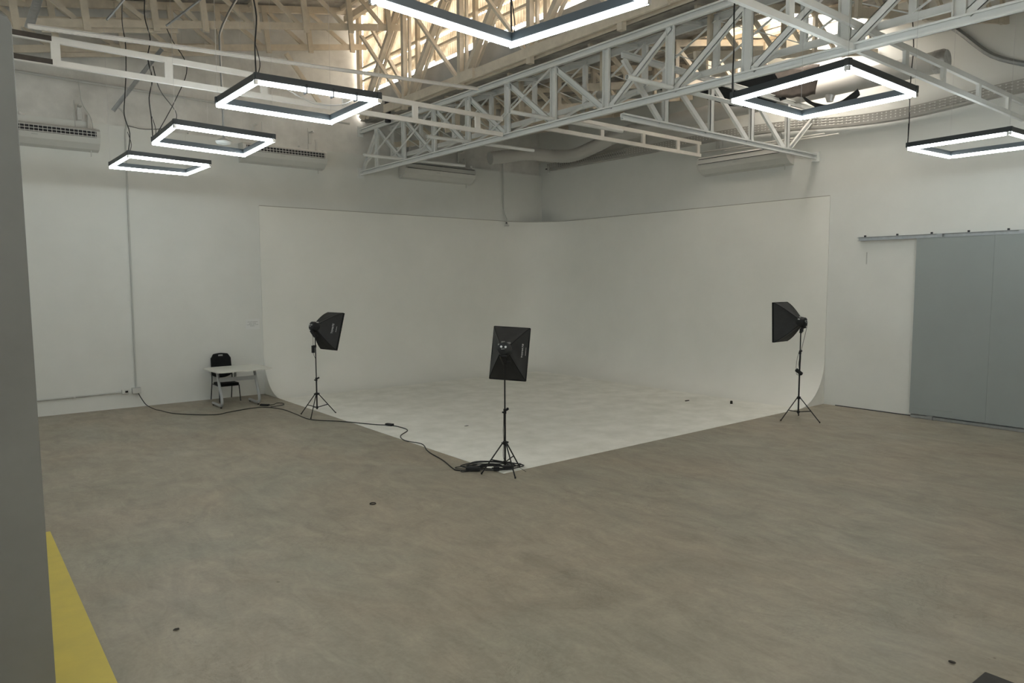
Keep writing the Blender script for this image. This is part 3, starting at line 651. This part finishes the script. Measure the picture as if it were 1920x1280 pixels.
# grey panel at the left edge and the yellow floor line
m = MB(); r = .05
prof_ = [(-16.4, 0), (-14.257, 0), (-14.283, 4.10)] + [(-14.283 - r * (1 - math.cos(a)), 4.10 + r * math.sin(a)) for a in (.4, .8, 1.2, 1.57)] + [(-16.4, 4.15)]
m.extrude([(x, -11.7, z) for x, z in prof_], (0, 0, 0), (0, .10, 0))
tag(m.build('partition_panel', 'panel_grey', bevel=.006), 'tall plain grey panel standing upright at the left edge of the picture', 'panel')
m = MB(); m.extrude([(-14.40, -7.83, .001), (-13.88, -7.85, .001), (-13.94, -16.6, .001), (-14.46, -16.6, .001)], (0, 0, 0), (0, 0, .002))
tag(m.build('floor_stripe', 'yellow'), 'wide yellow stripe painted on the floor beside the grey panel', 'floor marking')
m = MB(); m.box((-9.60, -15.41, .023), (.42, .52, .035), rz=-.03)
tag(m.build('black_case', 'case_black', bevel=.01), 'corner of a flat black case on the floor at the bottom right edge', 'case')

# ================================================================== SOFTBOX LIGHTS
def text_mesh(txt, size, name, parent, M, mt='label_white'):
    cu = bpy.data.curves.new(name, 'FONT'); cu.body = txt; cu.size = size; cu.align_x = 'CENTER'; cu.extrude = .0008; cu.resolution_u = 2
    o = bpy.data.objects.new('tmp', cu); COL.objects.link(o); dg = bpy.context.evaluated_depsgraph_get(); dg.update()
    me = bpy.data.meshes.new_from_object(o.evaluated_get(dg)); bpy.data.objects.remove(o)
    me.materials.clear(); me.materials.append(MATS[mt])
    q = bpy.data.objects.new(name, me); COL.objects.link(q); q.parent = parent; q.matrix_local = M; return q
def softbox_stand(lab, loc, legs, yaw, tilt, roll, Hh, kn, ballast, box_drop):
    # yaw: direction the softbox points, Hh: height of the lamp head
    e = thing('softbox_light', lab, 'studio light', (loc[0], loc[1], 0), 0, 'softboxes on tripod stands')
    L = lambda p: V(p) - V((loc[0], loc[1], 0))
    for lp in legs:
        f = L((lp[0], lp[1], .012)); d = V((f.x, f.y, 0)).normalized()
        top = V((0, 0, .43)) + d * .03
        o = part(e, 'leg', 'black_metal', lambda m: m.tube([top, f], .0095, 8))
        m = MB(); m.tube([f + V((0, 0, .014)), f - V((0, 0, .011))], [.013, .011], 8); m.build('foot_cap', 'black_plastic', o)
        mid = top.lerp(f, .55)
        part(e, 'brace', 'black_metal', lambda m: m.beam(mid, V((0, 0, .16)) + d * .02, .006, .016))
    part(e, 'lower_pole', 'black_metal', lambda m: m.tube([(0, 0, .12), (0, 0, kn)], .0145, 10), smooth=True)
    part(e, 'upper_pole', 'black_metal', lambda m: m.tube([(0, 0, kn), (0, 0, Hh - .08)], .0105, 10), smooth=True)
    part(e, 'leg_collar', 'black_plastic', lambda m: (m.tube([(0, 0, .405), (0, 0, .45)], .03, 12), m.box((0, 0, .43), (.11, .02, .02))))
    part(e, 'brace_collar', 'black_plastic', lambda m: m.tube([(0, 0, .14), (0, 0, .175)], .026, 12))
    part(e, 'clamp_knob', 'black_plastic', lambda m: (m.tube([(0, 0, kn - .045), (0, 0, kn + .02)], .021, 10), m.beam((.02, 0, kn), (.06, 0, kn + .02), .015, .03), m.beam((-.02, 0, kn - .03), (-.045, 0, kn - .02), .012, .02)))
    kz = Hh - .38 if ballast and Hh - .38 > kn + .3 else None
    if kz: part(e, 'clamp_knob', 'black_plastic', lambda m: (m.tube([(0, 0, kz - .03), (0, 0, kz + .02)], .018, 10), m.beam((-.015, 0, kz), (-.045, 0, kz + .012), .012, .02)))
    # head frame
    H = bpy.data.objects.new('lamp_head', None)
    d = V((math.cos(yaw) * math.cos(tilt), math.sin(yaw) * math.cos(tilt), -math.sin(tilt))).normalized()
    rt = d.cross(V((0, 0, 1))).normalized(); up = rt.cross(d)
    rt, up = rt * math.cos(roll) + up * math.sin(roll), up * math.cos(roll) - rt * math.sin(roll)
    hc = V((0, 0, Hh))
    T = lambda x, y, z: hc + rt * x + up * y + d * z       # local: x right, y up, z pointing direction
    # lamp housing
    o = part(e, 'lamp_head', 'black_plastic', lambda m: m.tube([T(0, 0, -.10), T(0, 0, -.085), T(0, 0, -.03), T(0, 0, .02), T(0, 0, .06)], [.05, .085, .095, .10, .085], 20), smooth=True)
    m = MB()
    for a in (-.03, .03):
        m.tube([T(a, .02, -.105), T(a, .02, -.1)], .016, 10)
    m.box(T(0, -.01, -.108), (.05, .02, .008)); m.build('switch', 'foil', o)
    part(e, 'tilt_bracket', 'black_metal', lambda m: (m.beam(T(-.03, -.09, -.05), V((0, 0, Hh - .20)), .035, .05, up=(1, 0, 0)), m.tube([V((0, 0, Hh - .2)), V((0, 0, Hh - .12))], .022, 10), m.beam(V((0, 0, Hh - .17)), V((0, 0, Hh - .17)) + rt * .09, .012, .03), m.tube([T(-.02, -.1, -.06), T(.05, -.1, -.06)], .018, 8)))
    part(e, 'mounting_ring', 'silver', lambda m: (m.box(T(.05, .09, .0), (.04, .03, .02)), m.box(T(-.03, .10, .0), (.05, .015, .02)), m.box(T(-.08, .06, .0), (.015, .04, .02))))
    # fabric
    W2, H2, D = .26, .375, .38; K = 10
    def ring(tt):   # 0 = at head, 1 = at front; convex profile
        s = math.sin(tt * math.pi / 2) ** .80 if tt > 0 else 0
        s = .62 * tt + .38 * math.sin(tt * math.pi / 2)
        return .07 + (W2 - .07) * s, .07 + (H2 - .07) * s, .03 + D * tt
    sides = []
    sgn = [((-1, -1), (1, -1)), ((1, -1), (1, 1)), ((1, 1), (-1, 1)), ((-1, 1), (-1, -1))]
    for q, (A, B) in enumerate(sgn):
        m = MB()
        def f(u, v):
            w, h, z = ring(v); x = (A[0] + (B[0] - A[0]) * u) * w; y = (A[1] + (B[1] - A[1]) * u) * h
            dent = .022 * math.sin(math.pi * u) * math.sin(math.pi * v); n_ = ((A[0] + B[0]) / 2, (A[1] + B[1]) / 2)
            wr = .004 * math.sin(9 * u + 7 * v + q)
            return T(x - n_[0] * (dent + wr), y - n_[1] * (dent + wr), z)
        m.grid(f, 10, K); sides.append(part(e, 'fabric_side', 'softbox_cloth', lambda mm: (setattr(mm, 'v', m.v), setattr(mm, 'f', m.f), setattr(mm, 'mi', m.mi)), smooth=True))
    for A in ((-1, -1), (1, -1), (1, 1), (-1, 1)):
        part(e, 'rib', 'black_cloth', lambda m: m.tube([T(A[0] * ring(v / K)[0], A[1] * ring(v / K)[1], ring(v / K)[2]) for v in range(K + 1)], .006, 6), smooth=True)
    zf = .03 + D
    part(e, 'front_rim', 'black_cloth', lambda m: [m.beam(T(a[0] * W2, a[1] * H2, zf + .012), T(b[0] * W2, b[1] * H2, zf + .012), .012, .035, up=tuple(d)) for a, b in sgn])
    part(e, 'diffuser', 'clear_white', lambda m: m.grid(lambda u, v: T((u - .5) * 2 * W2 * .98, (v - .5) * 2 * H2 * .98, zf + .004), 2, 2), label='white fabric diffuser')
    # brand lettering on the side seen in the picture: reads bottom to top
    sx = 1
    def face(v_, yy, off): w, h, z = ring(v_); return T(sx * (w + off), yy, z)
    for txt, v_, sz in (('TOMATE', .68, .050), ('PROFESSIONAL', .82, .017)):
        p = face(v_, .03, -.012 if v_ < .8 else -.002); p2 = face(v_ + .08, .03, -.012 if v_ < .8 else -.002)
        ydir = (p - p2).normalized(); xdir = up.normalized(); nn = xdir.cross(ydir).normalized(); 
        out = rt * sx
        if nn.dot(out) < 0: xdir = xdir * -1; nn = xdir.cross(ydir).normalized()
        p = p + nn * .006
        M = Matrix(((xdir.x, ydir.x, nn.x, p.x), (xdir.y, ydir.y, nn.y, p.y), (xdir.z, ydir.z, nn.z, p.z), (0, 0, 0, 1)))
        text_mesh(txt, sz, 'lettering', e, M)
    if ballast:
        bz, bx, by, rot = ballast
        part(e, 'ballast', 'black_plastic', lambda m: m.box((bx, by, bz), (.055, .05, .145), M=Matrix.Rotation(rot, 3, V((.78, -.63, 0)).cross(V((0, 0, 1))))), bevel=.006)
        part(e, 'head_cable', 'black_plastic', lambda m: (m.tube(smoothpath([T(.03, 0, -.09), T(.02, -.1, -.10), (bx, by, bz + .25), (bx, by, bz + .06)], 5), .004, 5), m.tube(smoothpath([(bx, by, bz - .06), (bx - .06, by + .02, bz - .02), (bx - .04, by + .03, bz + .2), (-.01, 0, bz + .42), (.03, 0, bz + .3), (.02, 0, bz + .1)], 5), .0035, 5) if rot else m.tube(smoothpath([(bx, by, bz - .06), (bx + .02, by, bz - .14), (.0, 0, bz - .2)], 4), .004, 5)))
    else:
        part(e, 'head_cable', 'black_plastic', lambda m: m.tube(smoothpath([(-.02, 0, .9), (-.022, 0, .7), (-.03, 0, .6), (-.02, .0, .45), (-.02, 0, .2), (.1, -.1, .12), (.25, -.15, .01)], 5), .0035, 5))
    return e
softbox_stand('black softbox on a tripod at the front corner of the white floor, seen from behind', (-8.70, -9.13), [(-8.984, -8.968), (-8.762, -9.427), (-8.349, -9.017)], math.radians(41), math.radians(13.5), math.radians(-3), 1.72, .88, None, 0)
softbox_stand('black softbox on a tripod at the left edge of the white floor, pointing right', (-8.90, -3.37), [(-9.12, -3.10), (-9.157, -3.66), (-8.53, -3.42)], math.radians(11), math.radians(15), 0, 1.76, .73, (1.32, -.05, 0, 0), 0)
softbox_stand('black softbox on a tripod near the right wall, pointing left', (-2.07, -9.72), [(-2.41, -9.565), (-1.66, -9.50), (-2.044, -10.135)], math.radians(92), math.radians(2), math.radians(0), 1.86, 1.30, (.92, -.02, 0, .9), 0)

# ================================================================== TABLE AND CHAIR
t = world_thing('office_table', 'small white topped table with grey metal frame by the left wall', 'table', (-9.7, -1.1, 0))
def rrect(x0, x1, y0, y1, r, z, rz, cx, cy):
    out = []
    for (px, py_, a0) in ((x1 - r, y1 - r, 0), (x0 + r, y1 - r, 90), (x0 + r, y0 + r, 180), (x1 - r, y0 + r, 270)):
        for k in range(5):
            a = math.radians(a0 + 22.5 * k); x, y = px + r * math.cos(a), py_ + r * math.sin(a)
            c, s = math.cos(rz), math.sin(rz); out.append((cx + (x - cx) * c - (y - cy) * s, cy + (x - cx) * s + (y - cy) * c, z))
    return out
TZ = .765
part(t, 'tabletop', 'table_white', lambda m: m.extrude(rrect(-10.27, -9.08, -1.58, -.50, .13, TZ, .03, -9.65, -1.0), (0, 0, 0), (0, 0, .022)))
for x, sgn_ in ((-10.14, 1), (-9.36, -1)):
    path_ = smoothpath([(x, -.80, .045), (x, -1.0, .045), (x, -1.32, .045), (x, -1.43, .10), (x, -1.42, .22), (x, -1.28, .50), (x, -1.20, .70), (x, -1.17, TZ)], 4)
    o = part(t, 'leg_frame', 'table_grey', lambda m: m.tube(path_, .030, 10), smooth=True)
    m = MB(); m.tube([(x, -.84, .018), (x, -.84, 0)], .02, 10); m.tube([(x, -1.36, .018), (x, -1.36, 0)], .02, 10); m.build('foot', 'black_plastic', o)
part(t, 'modesty_rail', 'table_grey', lambda m: m.box((-9.75, -1.26, .585), (.78, .025, .085)))
part(t, 'drop_leg', 'table_grey', lambda m: (m.box((-9.75, -1.10, .66), (.05, .04, .18)), m.box((-9.75, -1.10, .74), (.09, .06, .03))))
t = world_thing('stacking_chair', 'black padded stacking chair tucked behind the white table against the wall', 'chair', (-9.74, -.4, 0))
cx, cyy = -9.74, -.42
part(t, 'seat', 'black_cloth', lambda m: m.extrude(rrect(cx - .22, cx + .22, cyy - .26, cyy + .2, .06, .355, 0, cx, cyy), (0, 0, 0), (0, 0, .065)), bevel=.012)
# backrest with hand hole
m = MB(); bw, z0, z1_ = .215, .53, 1.02; yb = -.14
def bpt(u, v):
    x = (u - .5) * 2
    zt_ = z1_ + .03 * (1 - abs(x) ** 1.5) - (.10 * max(0, abs(x) - .72) / .28) ** 1.0 * .9; zb_ = z0 + .05 * abs(x) ** 3 - .03 * (1 - x * x)
    z = zb_ + (zt_ - zb_) * v
    return V((cx + x * bw, yb + .05 * (1 - v) * -1 - .03 * (1 - x * x) * -1, z))
nu, nv = 24, 16; vs = [bpt(i / nu, j / nv) for i in range(nu + 1) for j in range(nv + 1)]; fs = []
for i in range(nu):
    for j in range(nv):
        if 9 <= i <= 14 and j == 14: continue
        fs.append((i * (nv + 1) + j, (i + 1) * (nv + 1) + j, (i + 1) * (nv + 1) + j + 1, i * (nv + 1) + j + 1))
m.add(vs, fs); bk = m.build('backrest', 'black_cloth', t, smooth=True); so = bk.modifiers.new('thick', 'SOLIDIFY'); so.thickness = .035
for sx in (-1, 1):
    part(t, 'rear_leg', 'black_metal', lambda m: m.tube(smoothpath([(cx + sx * .225, -.06, .01), (cx + sx * .222, -.12, .25), (cx + sx * .22, -.17, .46), (cx + sx * .216, -.15, .7), (cx + sx * .205, -.11, .95)], 4), .011, 8), smooth=True)
    part(t, 'front_leg', 'black_metal', lambda m: m.tube([(cx + sx * .225, cyy - .27, .01), (cx + sx * .215, cyy - .22, .37)], .011, 8), smooth=True)
part(t, 'seat_frame', 'black_metal', lambda m: [m.tube([(cx + s_ * .215, cyy - .24, .36), (cx + s_ * .22, -.16, .375)], .01, 8) for s_ in (-1, 1)])
# paper notice on the wall
t = world_thing('paper_notice', 'white paper notice with four short lines taped to the left wall above the table', 'sign', (-8.96, -.003, 1.66))
part(t, 'sheet', 'paper', lambda m: m.box((-8.96, -.004, 1.66), (.32, .004, .24)))
for txt, z, sz in (('CIRCUITO INTERNO', 1.705, .026), ('SALA  ATOR', 1.672, .028), ('ILUMINADA PELO ATOR', 1.642, .024), ('FUNDO 1', 1.612, .026)):
    text_mesh(txt, sz, 'lettering', t, Matrix.Translation((0, -.0065 + .003, z - 1.66)) @ Matrix.Rotation(math.pi / 2, 4, 'X'), 'ink')

# ================================================================== CABLES ON THE FLOOR
Z = .008
t = world_thing('extension_cord', 'long black extension cord from the wall socket across the floor', 'cable', (-10.5, -2.0, 0))
cord = [(-11.44, -.09, .30), (-11.40, -.12, .20), (-11.33, -.25, .06), (-11.25, -.6, Z), (-11.2, -.83, Z), (-11.04, -1.43, Z), (-10.5, -2.04, Z), (-10.16, -1.94, Z), (-9.67, -1.79, Z), (-9.37, -1.88, Z), (-9.2, -2.35, Z), (-9.2, -3.05, Z), (-9.2, -3.76, Z), (-8.84, -4.33, Z + .005), (-8.5, -5.0, Z + .005), (-8.32, -5.22, Z + .005), (-8.26, -5.5, Z + .005), (-8.30, -5.84, Z + .005), (-8.62, -6.15, Z + .005), (-8.74, -6.5, Z), (-8.66, -6.9, Z), (-8.82, -7.3, Z), (-8.9, -7.58, Z), (-8.98, -8.0, Z), (-9.12, -8.45, Z), (-9.14, -8.6, Z), (-9.0, -8.74, Z)]
part(t, 'cord', 'black_plastic', lambda m: m.tube(smoothpath(cord, 6), .0085, 6), smooth=True)
part(t, 'inline_plug', 'black_plastic', lambda m: (m.box((-8.33, -5.25, .03), (.07, .16, .04), rz=.4),), bevel=.008)
part(t, 'socket_end', 'black_plastic', lambda m: m.box((-9.33, -1.66, .025), (.20, .07, .04), rz=-.9), bevel=.008)
part(t, 'end_loop', 'black_plastic', lambda m: m.tube(smoothpath([(-9.27, -1.72, .02), (-9.12, -1.62, Z), (-9.0, -1.50, Z), (-8.92, -1.60, Z), (-8.95, -1.76, Z), (-9.1, -1.86, Z), (-9.28, -1.88, Z)], 5), .0075, 6), smooth=True)
t = world_thing('cable_coil', 'tangle of coiled black cables with plugs under the front softbox tripod', 'cable', (-8.7, -8.75, 0))
rnd = random.Random(5)
for k in range(4):
    c = V((-8.66 + rnd.uniform(-.07, .07), -8.76 + rnd.uniform(-.06, .06), .012 + .007 * k)); r1 = .24 + .05 * (k % 4); r2 = .14 + .04 * ((k * 2) % 4); ph = rnd.uniform(0, 6); rz_ = .9 + rnd.uniform(-.3, .3)
    pts_ = []
    for i in range(27):
        a = ph + i / 26 * 2 * math.pi * (.97 if k % 2 else .85); x, y = r1 * math.cos(a) * 1.15, r2 * math.sin(a) * 1.0
        x, y = x * math.cos(-.68) - y * math.sin(-.68), x * math.sin(-.68) + y * math.cos(-.68)
        pts_.append(c + V((x, y, .008 * math.sin(3 * a + k))))
    part(t, 'loop', 'black_plastic', lambda m: m.tube(pts_, .0085, 6), smooth=True)
part(t, 'bundle', 'black_plastic', lambda m: [m.tube(smoothpath([(-8.92, -8.80, .03 + .018 * q), (-8.80, -8.84, .06 + .015 * q), (-8.66, -8.90, .05 + .012 * q), (-8.56, -8.93, .03)], 4), .010, 6) for q in range(3)])
for (x, y, l, rz_) in ((-8.98, -8.76, .20, -.68), (-8.72, -8.96, .08, .9), (-8.55, -9.01, .15, -.4)):
    part(t, 'plug', 'black_plastic', lambda m: m.box((x, y, .035), (l, .085, .06), rz=rz_), bevel=.012)
part(t, 'lead', 'black_plastic', lambda m: [m.tube(smoothpath(q, 5), .006, 6) for q in ([(-9.0, -8.70, .02), (-9.12, -8.62, .03), (-9.1, -8.5, .02), (-8.95, -8.55, .03), (-8.8, -8.6, .03)], [(-9.05, -8.78, .02), (-9.14, -8.72, .01), (-9.1, -8.62, .01)], [(-8.62, -9.05, .02), (-8.45, -9.0, .02), (-8.38, -8.85, .02), (-8.36, -8.98, .012)])])
# small debris
for k, (x, y, sx, sy, sz, lab, nm) in enumerate(((-1.95, -7.05, .14, .06, .015, 'small dark curled leaf lying on the white floor', 'dry_leaf'), (-1.51, -7.88, .05, .04, .07, 'tiny dark cap standing on the white floor by the right wall', 'bottle_cap'), (-10.77, -9.2, .05, .035, .006, 'small dark ring lying on the concrete in the middle of the floor', 'rubber_ring'), (-13.41, -11.03, .05, .03, .006, 'small dark chip on the concrete near the yellow stripe', 'debris_chip'), (-9.36, -14.95, .03, .045, .006, 'small dark chip on the concrete near the bottom right corner', 'debris_chip'), (-7.25, -6.17, .09, .03, .005, 'dark sliver on the white floor left of the front softbox', 'debris_chip'))):
    m = MB(); n = 9
    if nm == 'rubber_ring': m.tube([(x + .035 * math.cos(a * .7), y + .035 * math.sin(a * .7), .008) for a in range(10)], .006, 6)
    elif nm == 'bottle_cap': m.tube([(x, y, .005), (x, y, .06), (x, y, .07)], [.028, .026, .018], 12)
    else:
        rr = random.Random(k); pts_ = [(x + sx / 2 * math.cos(6.283 * i / n) * rr.uniform(.7, 1.1), y + sy / 2 * math.sin(6.283 * i / n) * rr.uniform(.7, 1.1), .006) for i in range(n)]
        m.extrude(pts_, (0, 0, 0), (0, 0, sz))
    tag(m.build(nm, 'leaf'), lab, 'debris' if 'chip' in nm else {'dry_leaf': 'leaf', 'bottle_cap': 'cap', 'rubber_ring': 'ring'}[nm])

for o in list(bpy.data.objects):
    for k in ('_w', '_o'):
        if k in o: del o[k]
